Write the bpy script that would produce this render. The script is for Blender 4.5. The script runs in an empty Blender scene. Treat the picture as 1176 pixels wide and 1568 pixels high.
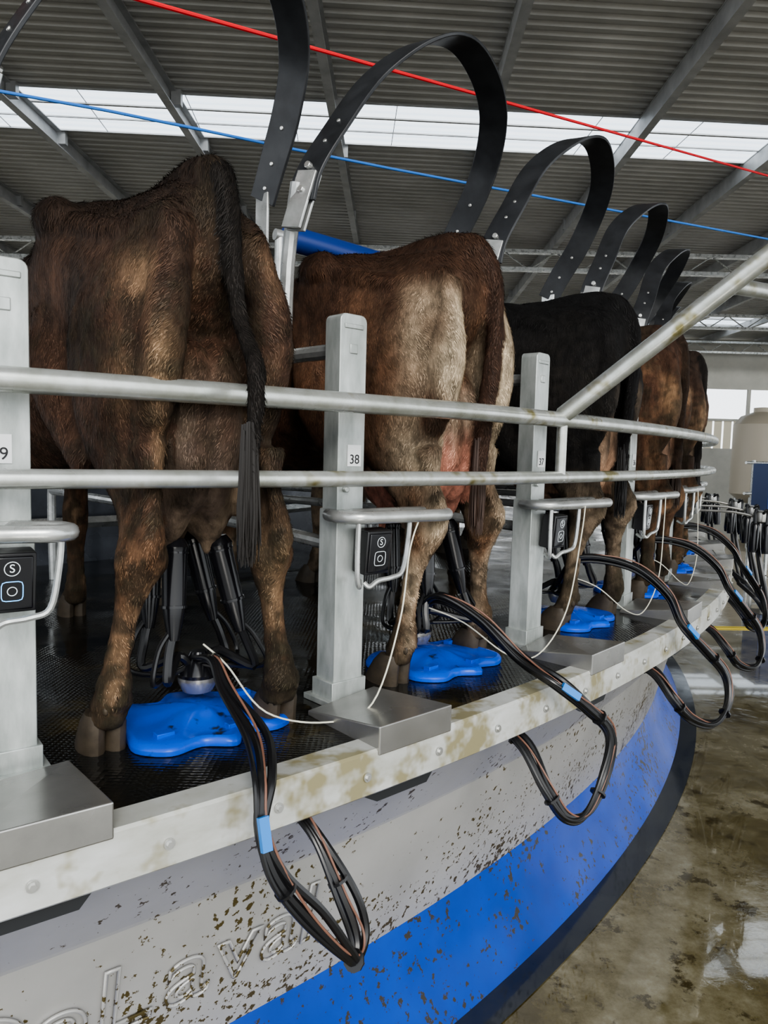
import bpy, math, random
from mathutils import Vector, Matrix, noise
random.seed(4)
CX, CY = -5.65, 7.92
CAMZ = 1.75
DECK = 1.10
V = Vector
def er(phi):
    a = math.radians(phi); return V((math.cos(a), math.sin(a), 0))
def et(phi):
    a = math.radians(phi); return V((-math.sin(a), math.cos(a), 0))
def P(phi, R, z):
    return V((CX, CY, z)) + er(phi)*R
UP = V((0, 0, 1))
SC = bpy.context.scene.collection

# ------------------------------------------------------------------ materials
def new_mat(name):
    m = bpy.data.materials.new(name); m.use_nodes = True
    nt = m.node_tree
    b = nt.nodes['Principled BSDF']
    return m, nt, b
def simple(name, col, rough=0.5, metal=0.0, emit=None, es=0, coat=0):
    m, nt, b = new_mat(name)
    b.inputs['Base Color'].default_value = (*col, 1)
    b.inputs['Roughness'].default_value = rough
    b.inputs['Metallic'].default_value = metal
    if coat: b.inputs['Coat Weight'].default_value = coat
    if emit:
        b.inputs['Emission Color'].default_value = (*emit, 1)
        b.inputs['Emission Strength'].default_value = es
    return m
def nz(nt, scale, detail=4, rough=0.55, vec=None, stretch=None):
    tc = nt.nodes.new('ShaderNodeTexCoord')
    src = tc.outputs['Object']
    if stretch:
        mp = nt.nodes.new('ShaderNodeMapping'); mp.inputs['Scale'].default_value = stretch
        nt.links.new(src, mp.inputs['Vector']); src = mp.outputs['Vector']
    n = nt.nodes.new('ShaderNodeTexNoise')
    n.inputs['Scale'].default_value = scale
    n.inputs['Detail'].default_value = detail
    n.inputs['Roughness'].default_value = rough
    nt.links.new(src, n.inputs['Vector'])
    return n.outputs['Fac']
def ramp(nt, fac, stops):
    r = nt.nodes.new('ShaderNodeValToRGB')
    cr = r.color_ramp
    while len(cr.elements) < len(stops): cr.elements.new(0.5)
    for e, (p, c) in zip(cr.elements, stops):
        e.position = p
        e.color = (*c, 1) if len(c) == 3 else c
    nt.links.new(fac, r.inputs['Fac'])
    return r.outputs['Color']
def mix(nt, fac, a, b):
    m = nt.nodes.new('ShaderNodeMix'); m.data_type = 'RGBA'
    for s, v in ((0, fac), (6, a), (7, b)):
        if hasattr(v, 'node'): nt.links.new(v, m.inputs[s])
        elif s == 0: m.inputs[s].default_value = v
        else: m.inputs[s].default_value = (*v, 1)
    return m.outputs[2]
def bump(nt, b, h, strength=0.3, dist=0.01):
    bn = nt.nodes.new('ShaderNodeBump')
    bn.inputs['Strength'].default_value = strength
    bn.inputs['Distance'].default_value = dist
    nt.links.new(h, bn.inputs['Height'])
    nt.links.new(bn.outputs['Normal'], b.inputs['Normal'])
def noisy(name, c1, c2, scale=8, rough=(0.4, 0.6), metal=0, stretch=None, bs=0.15, bd=0.004, spots=None, spot_scale=30, thr=0.8, bias=None, soft=0.03, spec=None):
    m, nt, b = new_mat(name)
    f = nz(nt, scale, 6, 0.6, stretch=stretch)
    col = ramp(nt, f, [(0.3, c1), (0.7, c2)])
    if spots:
        s = nz(nt, spot_scale, 3, 0.6)
        s2 = nz(nt, spot_scale*0.07, 3, 0.6)
        mm = nt.nodes.new('ShaderNodeMath'); mm.operation = 'MULTIPLY_ADD'
        nt.links.new(s2, mm.inputs[0]); mm.inputs[1].default_value = 0.5
        nt.links.new(s, mm.inputs[2])
        out = mm.outputs[0]
        if bias:
            tc = nt.nodes.new('ShaderNodeTexCoord'); sp = nt.nodes.new('ShaderNodeSeparateXYZ')
            nt.links.new(tc.outputs['Object'], sp.inputs[0])
            mr = nt.nodes.new('ShaderNodeMapRange')
            mr.inputs[1].default_value = bias[0]; mr.inputs[2].default_value = bias[1]
            mr.inputs[3].default_value = bias[2]; mr.inputs[4].default_value = 0
            nt.links.new(sp.outputs[2], mr.inputs[0])
            ad = nt.nodes.new('ShaderNodeMath'); nt.links.new(out, ad.inputs[0]); nt.links.new(mr.outputs[0], ad.inputs[1]); out = ad.outputs[0]
        msk = ramp(nt, out, [(thr, (0, 0, 0)), (min(1, thr+soft), (1, 1, 1))])
        col = mix(nt, msk, col, spots)
    nt.links.new(col, b.inputs['Base Color'])
    rr = ramp(nt, nz(nt, scale*0.7, 3), [(0.3, (rough[0],)*3), (0.7, (rough[1],)*3)])
    nt.links.new(rr, b.inputs['Roughness'])
    b.inputs['Metallic'].default_value = metal
    if spec is not None: b.inputs['Specular IOR Level'].default_value = spec
    if bs: bump(nt, b, nz(nt, scale*4, 5), bs, bd)
    return m

GALV = noisy('galvanised_steel', (0.34, 0.35, 0.34), (0.60, 0.61, 0.60), 14, (0.2, 0.42), 0.6, bs=0.06)
GALVP = noisy('galvanised_post', (0.30, 0.325, 0.31), (0.54, 0.565, 0.55), 12, (0.28, 0.5), 0.4, stretch=(2, 2, 0.6), bs=0.05)
RAILM = noisy('rail_steel', (0.34, 0.35, 0.30), (0.64, 0.66, 0.66), 9, (0.2, 0.4), 0.6, bs=0.06, spots=(0.24, 0.215, 0.10), spot_scale=9, thr=0.84, soft=0.12)
STAIN = noisy('stainless_plate', (0.30, 0.295, 0.28), (0.45, 0.44, 0.42), 5, (0.2, 0.4), 0.75, bs=0.03)
FASCIA = noisy('fascia_steel', (0.42, 0.42, 0.37), (0.66, 0.67, 0.66), 5, (0.3, 0.55), 0.2, stretch=(1, 1, 2.5), bs=0.05, spots=(0.30, 0.27, 0.16), spot_scale=11, thr=0.78, soft=0.14)
SKIRT = noisy('grey_panel', (0.36, 0.355, 0.345), (0.46, 0.455, 0.445), 2, (0.28, 0.45), 0.25, bs=0.04, spots=(0.085, 0.065, 0.022), spot_scale=48, thr=0.905, bias=(0.28, 0.75, 0.10))
BLUEK = noisy('blue_panel', (0.0, 0.030, 0.24), (0.0, 0.050, 0.36), 3, (0.3, 0.5), 0, bs=0.04, spots=(0.028, 0.024, 0.018), spot_scale=40, thr=0.84, spec=0.25)
BLUEP = noisy('blue_plastic', (0.0, 0.060, 0.50), (0.001, 0.095, 0.66), 6, (0.2, 0.35), 0, bs=0.05, spots=(0.02, 0.03, 0.05), spot_scale=18, thr=0.90, soft=.08, spec=0.35)
BLACKR = noisy('black_rubber', (0.010, 0.010, 0.011), (0.022, 0.022, 0.024), 10, (0.25, 0.45), 0, bs=0.05)
STRAPM = noisy('strap_rubber', (0.012, 0.013, 0.015), (0.028, 0.030, 0.034), 14, (0.35, 0.5), 0, bs=0.08)
GLOSS = simple('glossy_black_shell', (0.008, 0.008, 0.010), 0.18)
HOSE = simple('black_hose', (0.010, 0.010, 0.011), 0.30)
HOSEO = simple('brown_hose_line', (0.20, 0.10, 0.07), 0.45)
CREAM = simple('cream_cord', (0.70, 0.68, 0.56), 0.6)
TAGB = simple('blue_tag', (0.03, 0.22, 0.62), 0.35)
WHITE = simple('white_label', (0.75, 0.76, 0.76), 0.5)
BLKTXT = simple('label_ink', (0.01, 0.01, 0.012), 0.6)
ICON = simple('icon_print_glow', (0.75, 0.8, 0.82), 0.4, emit=(0.8, 0.9, 1), es=0.2)  # printed icons with a faint glow added to the white
ICONB = simple('lit_blue_ring', (0.1, 0.35, 0.9), 0.4, emit=(0.25, 0.65, 1.0), es=1.6)
SHADEM = simple('painted_recess_shade', (0.03, 0.032, 0.035), 0.5, 0.3)  # near-black colour stands in for shade inside openings
BOLT = simple('bolt_steel', (0.6, 0.6, 0.58), 0.3, 0.8)
HOOFM = noisy('hoof_horn', (0.022, 0.016, 0.010), (0.065, 0.048, 0.030), 20, (0.5, 0.7))
REDR = simple('red_rope_fibre', (0.80, 0.008, 0.02), 0.6)
BLUER = simple('blue_rope_fibre', (0.03, 0.18, 0.60), 0.6)
BEAMM = noisy('roof_beam_steel', (0.34, 0.345, 0.35), (0.52, 0.525, 0.53), 3, (0.35, 0.6), 0.25)
ROOFM = noisy('roof_sheet_steel', (0.42, 0.42, 0.41), (0.56, 0.555, 0.545), 1.0, (0.4, 0.6), 0.12)
DARKPAN = noisy('inner_panel', (0.03, 0.035, 0.045), (0.09, 0.10, 0.12), 4, (0.2, 0.45), 0.3)
WETREFL = noisy('wet_painted_reflection', (0.008, 0.014, 0.030), (0.04, 0.045, 0.05), 2, (0.03, 0.12), 0, bs=0.1)  # wet floor; the blue skirt's reflection is put into the dark navy colour

def deck_material():
    m, nt, b = new_mat('wet_rubber_mat')
    f = nz(nt, 2.4, 7, 0.7)
    col = ramp(nt, f, [(0.35, (0.007, 0.008, 0.009)), (0.56, (0.015, 0.014, 0.011)), (0.64, (0.050, 0.038, 0.015)), (0.75, (0.075, 0.055, 0.022))])
    nt.links.new(col, b.inputs['Base Color'])
    rr = ramp(nt, nz(nt, 3.1, 4), [(0.42, (0.05,)*3), (0.65, (0.28,)*3)])
    nt.links.new(rr, b.inputs['Roughness'])
    tc = nt.nodes.new('ShaderNodeTexCoord')
    v = nt.nodes.new('ShaderNodeTexVoronoi'); v.inputs['Scale'].default_value = 85
    v.inputs['Randomness'].default_value = 0.15
    nt.links.new(tc.outputs['Object'], v.inputs['Vector'])
    wet = ramp(nt, nz(nt, 2.0, 3), [(0.42, (0.03,)*3), (0.6, (1,)*3)])
    mm = nt.nodes.new('ShaderNodeMath'); mm.operation = 'MULTIPLY'
    nt.links.new(v.outputs['Distance'], mm.inputs[0]); nt.links.new(wet, mm.inputs[1])
    bump(nt, b, mm.outputs[0], 0.5, 0.005)
    return m
DECKM = deck_material()
def floor_material():
    m, nt, b = new_mat('wet_concrete')
    f = nz(nt, 1.7, 9, 0.74)
    f2 = nz(nt, 0.8, 5, 0.6)
    c = ramp(nt, f, [(0.36, (0.050, 0.038, 0.012)), (0.47, (0.105, 0.086, 0.038)), (0.56, (0.18, 0.158, 0.095)), (0.68, (0.30, 0.28, 0.21))])
    c2 = mix(nt, ramp(nt, nz(nt, 7, 6, 0.7), [(0.55, (0, 0, 0)), (0.62, (1, 1, 1))]), c, (0.045, 0.034, 0.012))
    nt.links.new(c2, b.inputs['Base Color'])
    rr = ramp(nt, f2, [(0.45, (0.02,)*3), (0.60, (0.16,)*3)])
    nt.links.new(rr, b.inputs['Roughness'])
    b.inputs['Specular IOR Level'].default_value = 0.7
    b.inputs['Coat Weight'].default_value = 1.0; b.inputs['Coat Roughness'].default_value = 0.03
    hm = nt.nodes.new('ShaderNodeMath'); hm.operation = 'MULTIPLY'
    nt.links.new(nz(nt, 10, 5, 0.6), hm.inputs[0]); nt.links.new(ramp(nt, f2, [(0.45, (0.1,)*3), (0.6, (1,)*3)]), hm.inputs[1])
    bump(nt, b, hm.outputs[0], 0.3, 0.010)
    return m
FLOORM = floor_material()
def translucent_mat():
    m = bpy.data.materials.new('skylight_sheet'); m.use_nodes = True
    nt = m.node_tree
    for n in list(nt.nodes): nt.nodes.remove(n)
    o = nt.nodes.new('ShaderNodeOutputMaterial')
    t = nt.nodes.new('ShaderNodeBsdfTransparent'); t.inputs[0].default_value = (0.96, 0.985, 1, 1)
    l = nt.nodes.new('ShaderNodeBsdfTranslucent'); l.inputs[0].default_value = (0.88, 0.94, 1, 1)
    mx = nt.nodes.new('ShaderNodeMixShader'); mx.inputs[0].default_value = 0.3
    nt.links.new(t.outputs[0], mx.inputs[1]); nt.links.new(l.outputs[0], mx.inputs[2])
    nt.links.new(mx.outputs[0], o.inputs[0])
    return m
SKYM = translucent_mat()
def coat_material(hair=False):
    m, nt, b = new_mat('cow_hair' if hair else 'cow_coat')
    at = nt.nodes.new('ShaderNodeAttribute'); at.attribute_name = 'Col'
    b.inputs['Specular IOR Level'].default_value = 0.2
    if hair:
        nt.links.new(at.outputs['Color'], b.inputs['Base Color'])
        b.inputs['Roughness'].default_value = 0.6
        return m
    f = nz(nt, 26, 6, 0.75, stretch=(1.5, 1.5, 0.4))
    shade = ramp(nt, f, [(0.3, (0.40,)*3), (0.7, (1.45,)*3)])
    mm = nt.nodes.new('ShaderNodeMix'); mm.data_type = 'RGBA'; mm.blend_type = 'MULTIPLY'
    mm.inputs[0].default_value = 1.0
    nt.links.new(at.outputs['Color'], mm.inputs[6]); nt.links.new(shade, mm.inputs[7])
    nt.links.new(mm.outputs[2], b.inputs['Base Color'])
    b.inputs['Roughness'].default_value = 0.7
    h = nz(nt, 70, 6, 0.8, stretch=(1.6, 1.6, 0.3))
    bump(nt, b, h, 0.9, 0.012)
    return m
COAT = coat_material(); HAIR = coat_material(True)

# ------------------------------------------------------------------ mesh builder
def catmull(pts, n=6):
    pts = [V(p) for p in pts]
    out = []
    for i in range(len(pts)-1):
        p0 = pts[max(i-1, 0)]; p1 = pts[i]; p2 = pts[i+1]; p3 = pts[min(i+2, len(pts)-1)]
        for k in range(n):
            t = k/n
            out.append(0.5*((2*p1)+(p2-p0)*t+(2*p0-5*p1+4*p2-p3)*t*t+(3*p1-p0-3*p2+p3)*t**3))
    out.append(pts[-1]); return out
class MB:
    def __init__(s): s.v = []; s.f = []; s.m = []
    def add(s, vs, fs, mi=0):
        o = len(s.v); s.v += [tuple(p) for p in vs]
        s.f += [tuple(i+o for i in f) for f in fs]; s.m += [mi]*len(fs)
    def rings(s, rings, mi=0, cap=True, closed=False):
        n = len(rings[0]); vs = [p for r in rings for p in r]; fs = []
        for i in range(len(rings)-1):
            for j in range(n):
                a = i*n+j; b = i*n+(j+1) % n
                fs.append((a, b, b+n, a+n))
        if closed:
            k = (len(rings)-1)*n
            for j in range(n): fs.append((k+j, k+(j+1) % n, (j+1) % n, j))
        elif cap:
            fs.append(tuple(reversed(range(n)))); fs.append(tuple(range((len(rings)-1)*n, len(rings)*n)))
        s.add(vs, fs, mi)
    def sweep(s, pts, r, mi=0, seg=10, smooth=6, closed=False):
        if smooth: 
            rr = r if isinstance(r, (list, tuple)) else [r]*len(pts)
            rv = catmull([V((q, 0, 0)) for q in rr], smooth); pts = catmull(pts, smooth); r = [q.x for q in rv]
        else:
            pts = [V(p) for p in pts]; r = r if isinstance(r, (list, tuple)) else [r]*len(pts)
        rings = []; t0 = (pts[1]-pts[0]).normalized()
        u = t0.cross(UP)
        if u.length < 0.05: u = t0.cross(V((1, 0, 0)))
        u.normalize()
        for i, p in enumerate(pts):
            a = pts[max(i-1, 0)]; b = pts[min(i+1, len(pts)-1)]
            t = (b-a).normalized() if (b-a).length > 1e-9 else t0
            u = (u-t*u.dot(t)).normalized(); w = t.cross(u)
            rings.append([p+(u*math.cos(k*2*math.pi/seg)+w*math.sin(k*2*math.pi/seg))*r[i] for k in range(seg)])
        s.rings(rings, mi, True, closed)
    def box(s, c, ax, h, mi=0, taper=1.0):
        c = V(c); x, y, z = ax; vs = []
        for k in (-1, 1):
            tt = 1 if k < 0 else taper
            for i, j in ((-1, -1), (1, -1), (1, 1), (-1, 1)):
                vs.append(c+x*h[0]*i*tt+y*h[1]*j*tt+z*h[2]*k)
        s.add(vs, [(3, 2, 1, 0), (4, 5, 6, 7), (0, 1, 5, 4), (1, 2, 6, 5), (2, 3, 7, 6), (3, 0, 4, 7)], mi)
    def cyl(s, a, b, r, mi=0, seg=14): s.sweep([a, b], r, mi, seg, 0)
    def ell(s, c, r, mi=0, nu=16, nv=10, M=None):
        c = V(c); vs = [c+(V((0, 0, r[2])) if M is None else M @ V((0, 0, r[2])))]
        for i in range(1, nv):
            th = math.pi*i/nv
            for j in range(nu):
                ph = 2*math.pi*j/nu
                q = V((r[0]*math.sin(th)*math.cos(ph), r[1]*math.sin(th)*math.sin(ph), r[2]*math.cos(th)))
                vs.append(c+(q if M is None else M @ q))
        q = V((0, 0, -r[2])); vs.append(c+(q if M is None else M @ q))
        fs = [(0, 1+j, 1+(j+1) % nu) for j in range(nu)]
        for i in range(nv-2):
            for j in range(nu):
                a = 1+i*nu+j; b = 1+i*nu+(j+1) % nu
                fs.append((a, a+nu, b+nu, b))
        l = len(vs)-1; k = 1+(nv-2)*nu
        fs += [(l, k+(j+1) % nu, k+j) for j in range(nu)]
        s.add(vs, fs, mi)
    def prism(s, outline, origin, ax, ay, az, depth, mi=0):
        n = len(outline)
        vs = [origin+ax*x+ay*y for x, y in outline]+[origin+ax*x+ay*y+az*depth for x, y in outline]
        fs = [tuple(range(n)), tuple(reversed(range(n, 2*n)))]+[(i, (i+n), (i+1) % n+n, (i+1) % n) for i in range(n)]
        s.add(vs, fs, mi)
    def build(s, name, mats, parent=None, smooth=True, bevel=0, angle=35):
        me = bpy.data.meshes.new(name); me.from_pydata(s.v, [], s.f)
        for m in mats: me.materials.append(m)
        me.polygons.foreach_set('material_index', s.m)
        import bmesh
        bm = bmesh.new(); bm.from_mesh(me); bmesh.ops.recalc_face_normals(bm, faces=bm.faces); bm.to_mesh(me); bm.free()
        if smooth:
            me.polygons.foreach_set('use_smooth', [True]*len(me.polygons))
            me.set_sharp_from_angle(angle=math.radians(angle))
        o = bpy.data.objects.new(name, me); SC.objects.link(o)
        if bevel:
            bv = o.modifiers.new('bevel', 'BEVEL'); bv.width = bevel; bv.segments = 2; bv.limit_method = 'ANGLE'
        if parent: par(o, parent)
        return o
def par(o, p):
    o.parent = p; o.matrix_parent_inverse = Matrix.Translation(p.location).inverted()
def empty(name, loc):
    e = bpy.data.objects.new(name, None); e.empty_display_size = 0.1; e.location = loc
    SC.objects.link(e); return e
def lathe(mb, prof, mi=0, a0=-110, a1=70, n=180, closed=False):
    k = len(prof); vs = []; fs = []
    for i in range(n+1):
        a = a0+(a1-a0)*i/n
        for R, z in prof: vs.append(P(a, R, z))
    for i in range(n):
        for j in range(k if closed else k-1):
            b = (j+1) % k
            fs.append((i*k+j, (i+1)*k+j, (i+1)*k+b, i*k+b))
    mb.add(vs, fs, mi)
def text(s, loc, xdir, ydir, size, mat, parent, name, depth=0.001, fill=True, bev=0.0):
    cu = bpy.data.curves.new(name, 'FONT'); cu.body = s; cu.size = size
    cu.align_x = 'CENTER'; cu.align_y = 'CENTER'; cu.extrude = depth
    if not fill:
        cu.fill_mode = 'NONE'; cu.bevel_depth = bev; cu.extrude = 0
    cu.materials.append(mat)
    o = bpy.data.objects.new(name, cu); SC.objects.link(o)
    x = V(xdir).normalized(); y = V(ydir).normalized(); z = x.cross(y)
    M = Matrix((x, y, z)).transposed().to_4x4(); M.translation = loc
    o.matrix_world = M
    if parent: par(o, parent)
    return o

# ------------------------------------------------------------------ room shell
mb = MB(); mb.box((5, 20, -0.05), (V((1, 0, 0)), V((0, 1, 0)), UP), (45, 45, 0.05))
floor = mb.build('floor', [FLOORM], smooth=False)
mb = MB(); mb.box((6.0, 7.7, 0.006), (V((1, 0.05, 0)).normalized(), V((-0.05, 1, 0)).normalized(), UP), (2.6, 0.05, 0.004))
mb.build('floor_line', [simple('yellow_paint', (0.65, 0.5, 0.05), 0.5)], smooth=False)
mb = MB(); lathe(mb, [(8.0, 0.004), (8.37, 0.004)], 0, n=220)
mb.build('floor_reflection_ring', [WETREFL])  # flat wet ring with the skirt's reflection painted in

ROOFZ = CAMZ+5.0
SL = 0.055
def sheet(y0, y1, mat, name, parent, pitch=0.2, x0=-26, x1=30):
    mb = MB(); vs = []; fs = []; n = int((y1-y0)/pitch+.01)
    prof = []
    for i in range(n):
        b = y0+i*pitch
        prof += [(b, 0), (b+0.08*pitch/0.2, 0), (b+0.105*pitch/0.2, 0.045), (b+0.175*pitch/0.2, 0.045)]
    prof.append((y0+n*pitch, 0))
    for y, z in prof:
        vs += [(x0, y+x0*SL, ROOFZ+z), (x1, y+x1*SL, ROOFZ+z)]
    for i in range(len(prof)-1): fs.append((2*i, 2*i+1, 2*i+3, 2*i+2))
    mb.add(vs, fs); return mb.build(name, [mat], parent, smooth=False)
ceil = empty('ceiling', (0, 15, ROOFZ))
sheet(-1.8, 11.2, ROOFM, 'roof_sheet_front', ceil)
sheet(11.2, 12.6, SKYM, 'skylight_front', ceil)
sheet(12.6, 25.6, ROOFM, 'roof_sheet_middle', ceil)
sheet(25.6, 28.0, SKYM, 'skylight_rear', ceil)
sheet(28.0, 36.0, ROOFM, 'roof_sheet_rear', ceil)
mb = MB()
for i in range(-9, 12):
    X = -0.85+2.27*i
    d = V((0.012, 1, 0)).normalized(); x = d.cross(UP)
    c = V((X, 16.1, ROOFZ-0.15))
    mb.box(c, (x, d, UP), (0.012, 17.9, 0.13), 0)
    mb.box(c+UP*-0.13+x*0.04, (x, d, UP), (0.06, 17.9, 0.008), 0)
    mb.box(c+UP*0.13+x*0.04, (x, d, UP), (0.06, 17.9, 0.008), 0)
    for yy in (3.5, 7.2, 11.1, 12.7, 16, 20, 23):
        mb.box((X+0.03, yy+X*SL, ROOFZ-0.10), (V((1, 0, 0)), V((0, 1, 0)), UP), (0.07, 0.05, 0.11), 0)
TX = V((1, SL, 0)).normalized(); TY = V((-SL, 1, 0)).normalized()
for yy, w_ in ((11.15, .012), (11.62, .022), (12.1, .012), (12.6, .012)):
    mb.box((2, yy+2*SL, ROOFZ-0.015), (TX, TY, UP), (28, w_, 0.010), 0)
for k in range(-10, 12):
    mb.box((k*1.52, 11.9+k*1.52*SL, ROOFZ-0.005), (TX, TY, UP), (0.005, 0.7, 0.005), 0)
for yy in (26.2, 27.4):
    mb.box((2, yy+0.07, ROOFZ-0.03), (TX, TY, UP), (28, 0.04, 0.03), 0)
mb.build('roof_beams', [BEAMM], ceil, smooth=False)
mb = MB()
XA = (V((1, 0, 0)), V((0, 1, 0)), UP)
for yy in (17.5, 24.5, 30):
    mb.box((2, yy, ROOFZ-0.75), XA, (26, 0.08, 0.04)); mb.box((2, yy, ROOFZ-0.35), XA, (26, 0.08, 0.04))
    for k in range(40):
        x = -22+k*1.2
        mb.sweep([(x, yy, ROOFZ-0.75), (x+0.6, yy, ROOFZ-0.35), (x+1.2, yy, ROOFZ-0.75)], 0.02, 0, 6, 0)
for xx in (9.2, 13.6, 20, -12, -20):
    mb.box((xx, 24.5, ROOFZ/2-0.2), XA, (0.11, 0.11, ROOFZ/2-0.2))
    mb.box((xx, 24.5, 0.02), XA, (0.2, 0.2, 0.02))
mb.build('roof_truss', [GALV], None, smooth=False)
mb = MB()
WY = 31.0
mb.box((5, WY, 1.1), XA, (31, 0.06, 1.1), 0)
for k in range(150):
    mb.box((-25+k*0.4, WY, 2.75), XA, (0.15, 0.03, 0.62), 1)
mb.box((5, WY, 3.38), XA, (31, 0.06, 0.05), 0)
mb.box((5, WY, 5.65), XA, (31, 0.06, 1.0), 0)
for k in range(16):
    mb.box((-25+k*4, WY, 4.0), XA, (0.06, 0.06, 0.65), 0)
mb.build('wall_back', [noisy('wall_cladding', (0.34, 0.33, 0.29), (0.46, 0.44, 0.39), 1, (0.5, 0.7)), simple('beige_slat', (0.78, 0.70, 0.54), 0.6)], None, smooth=False)
tk = empty('milk_storage_tank', (10.6, 21, 0))
mb = MB()
for (x, r, h, mi) in ((10.6, 0.75, 3.1, 0),):
    prof = [(0.02, 0.5), (r*0.6, 0.55), (r, 0.8), (r, h-0.35), (r*0.75, h-0.12), (0.25, h), (0.25, h+0.12), (0.02, h+0.14)]
    mb.rings([[V((x+q*math.cos(k*math.pi/16), 21+q*math.sin(k*math.pi/16), z)) for k in range(32)] for q, z in prof], mi)
    for k in range(4):
        a = math.pi/4+k*math.pi/2
        mb.cyl((x+r*0.8*math.cos(a), 21+r*0.8*math.sin(a), 0), (x+r*0.8*math.cos(a), 21+r*0.8*math.sin(a), 0.9), 0.05, 1)
mb.build('tank_body', [simple('tank_cream', (0.60, 0.53, 0.42), 0.35), GALV], tk)
cb = empty('blue_control_cabinet', (6.1, 11.4, 0))
mb = MB(); mb.box((6.1, 11.4, 1.15), XA, (0.32, 0.25, 0.55), 0); mb.box((6.1, 11.14, 1.2), XA, (0.27, 0.012, 0.45), 0)
mb.box((6.3, 11.12, 1.2), XA, (0.015, 0.02, 0.06), 1)
for sx in (-0.26, 0.26):
    for sy in (-0.2, 0.2): mb.box((6.1+sx, 11.4+sy, 0.3), XA, (0.025, 0.025, 0.3), 1)
mb.build('cabinet_body', [simple('cabinet_blue', (0.03, 0.07, 0.22), 0.4), GALV], cb, bevel=0.01)
mb = MB()
for xx, yy in ((7.2, 14.5), (9.0, 15.3), (11, 16.2), (13, 17.1)):
    mb.cyl((xx, yy, 0), (xx, yy, 1.75), 0.035)
for z in (0.6, 1.1, 1.7):
    mb.cyl((7.0, 14.4, z), (13.2, 17.2, z), 0.028)
mb.build('exit_lane_fence', [GALV])

# ------------------------------------------------------------------ platform
POSTS = [-64.2, -58.8, -52.92, -47.4, -41.4, -35.3, -29.3]
a = -29.3
while a < 40: a += 6.0; POSTS.append(a)
plat = empty('rotary_milking_platform', (CX, CY, 0))
mb = MB()
lathe(mb, [(5.2, DECK), (8.44, DECK), (8.44, DECK-0.03), (5.2, DECK-0.03)], 0, n=220, closed=True)
mb.build('deck_mat', [DECKM], plat, smooth=True, angle=30)
mb = MB()
lathe(mb, [(8.44, DECK+0.004), (8.505, DECK+0.004), (8.51, DECK-0.002), (8.51, DECK-0.092), (8.50, DECK-0.1), (8.44, DECK-0.1)], 0, n=220, closed=True)
mb.build('edge_fascia', [FASCIA], plat, smooth=True, angle=30)
mb = MB()
lathe(mb, [(8.44, 1.0), (8.40, 0.985), (8.24, 0.74)], 0, n=220)
lathe(mb, [(8.24, 0.74), (8.235, 0.73), (8.13, 0.30)], 0, n=220)
mb.build('skirt_grey', [SKIRT], plat, smooth=True, angle=12)
mb = MB()
lathe(mb, [(8.13, 0.302), (8.135, 0.295), (8.17, 0.17), (8.27, 0.004)], 0, n=220)
mb.build('skirt_blue', [BLUEK], plat, smooth=True, angle=30)
mb = MB()
for i in range(-70, 60):
    ph = i*3.0/2+0.9
    if ph < -66 or ph > 30: continue
    c = P(ph, 8.512, DECK-0.05)
    mb.cyl(c, c+er(ph)*0.003, 0.010, 0, 14); mb.cyl(c, c+er(ph)*0.007, 0.006, 0, 6)
mb.build('fascia_bolts', [BOLT], plat)
mb = MB()
for p in POSTS:
    q = p-0.3
    mb.prism([(-0.14, 0), (0.14, 0), (0.10, -0.045), (-0.06, -0.045)], P(q, 8.455, DECK-0.1), et(q), UP, er(q), 0.008, 0)
    c = P(q-2.6, 8.40, DECK-0.135)
    mb.box(c, (et(q), er(q), UP), (0.018, 0.02, 0.013), 0)
mb.build('under_edge_shade_plates', [SHADEM], plat, smooth=False)  # dark plates painting the shade of openings below the edge
mb = MB()
for p in POSTS:
    q = p+(0.12 if p == -52.92 else 0)
    def Q(dphi, R, z): return P(q+dphi, R, DECK+z)
    w0, w1 = -1.0, 0.55
    vs = [Q(w0, 8.515, -0.01), Q(w1, 8.515, -0.01), Q(w1, 8.515, 0.055), Q(w0, 8.515, 0.055),
          Q(w0+0.05, 8.24, 0.0), Q(w1, 8.24, 0.0), Q(w1, 8.24, 0.03), Q(w0+0.05, 8.24, 0.012)]
    mb.add(vs, [(0, 1, 2, 3), (3, 2, 6, 7), (4, 7, 6, 5), (0, 3, 7, 4), (1, 5, 6, 2), (0, 4, 5, 1)], 0)
mb.build('edge_step_plates', [STAIN], plat, smooth=False, bevel=0.003)
mb = MB()
lathe(mb, [(5.6, DECK), (5.6, DECK+0.55), (5.56, DECK+0.55), (5.56, DECK)], 0, n=160, closed=True)
lathe(mb, [(5.72, DECK+0.2), (5.75, DECK+0.23), (5.72, DECK+0.26), (5.69, DECK+0.23)], 1, n=160, closed=True)
lathe(mb, [(5.72, DECK+0.86), (5.75, DECK+0.89), (5.72, DECK+0.92), (5.69, DECK+0.89)], 1, n=160, closed=True)
mb.build('inner_kerb', [DARKPAN, GALV], plat)
letters = [('D', -53.4), ('e', -52.35), ('L', -51.4), ('a', -50.35), ('v', -49.45), ('a', -48.6), ('l', -48.0)]
for ch, ph in letters:
    up = (UP+er(ph)*0.25).normalized()
    text(ch, P(ph, 8.195, 0.54), et(ph), up, 0.27, SKIRT, plat, 'embossed_letter', fill=False, bev=0.004)

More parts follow.
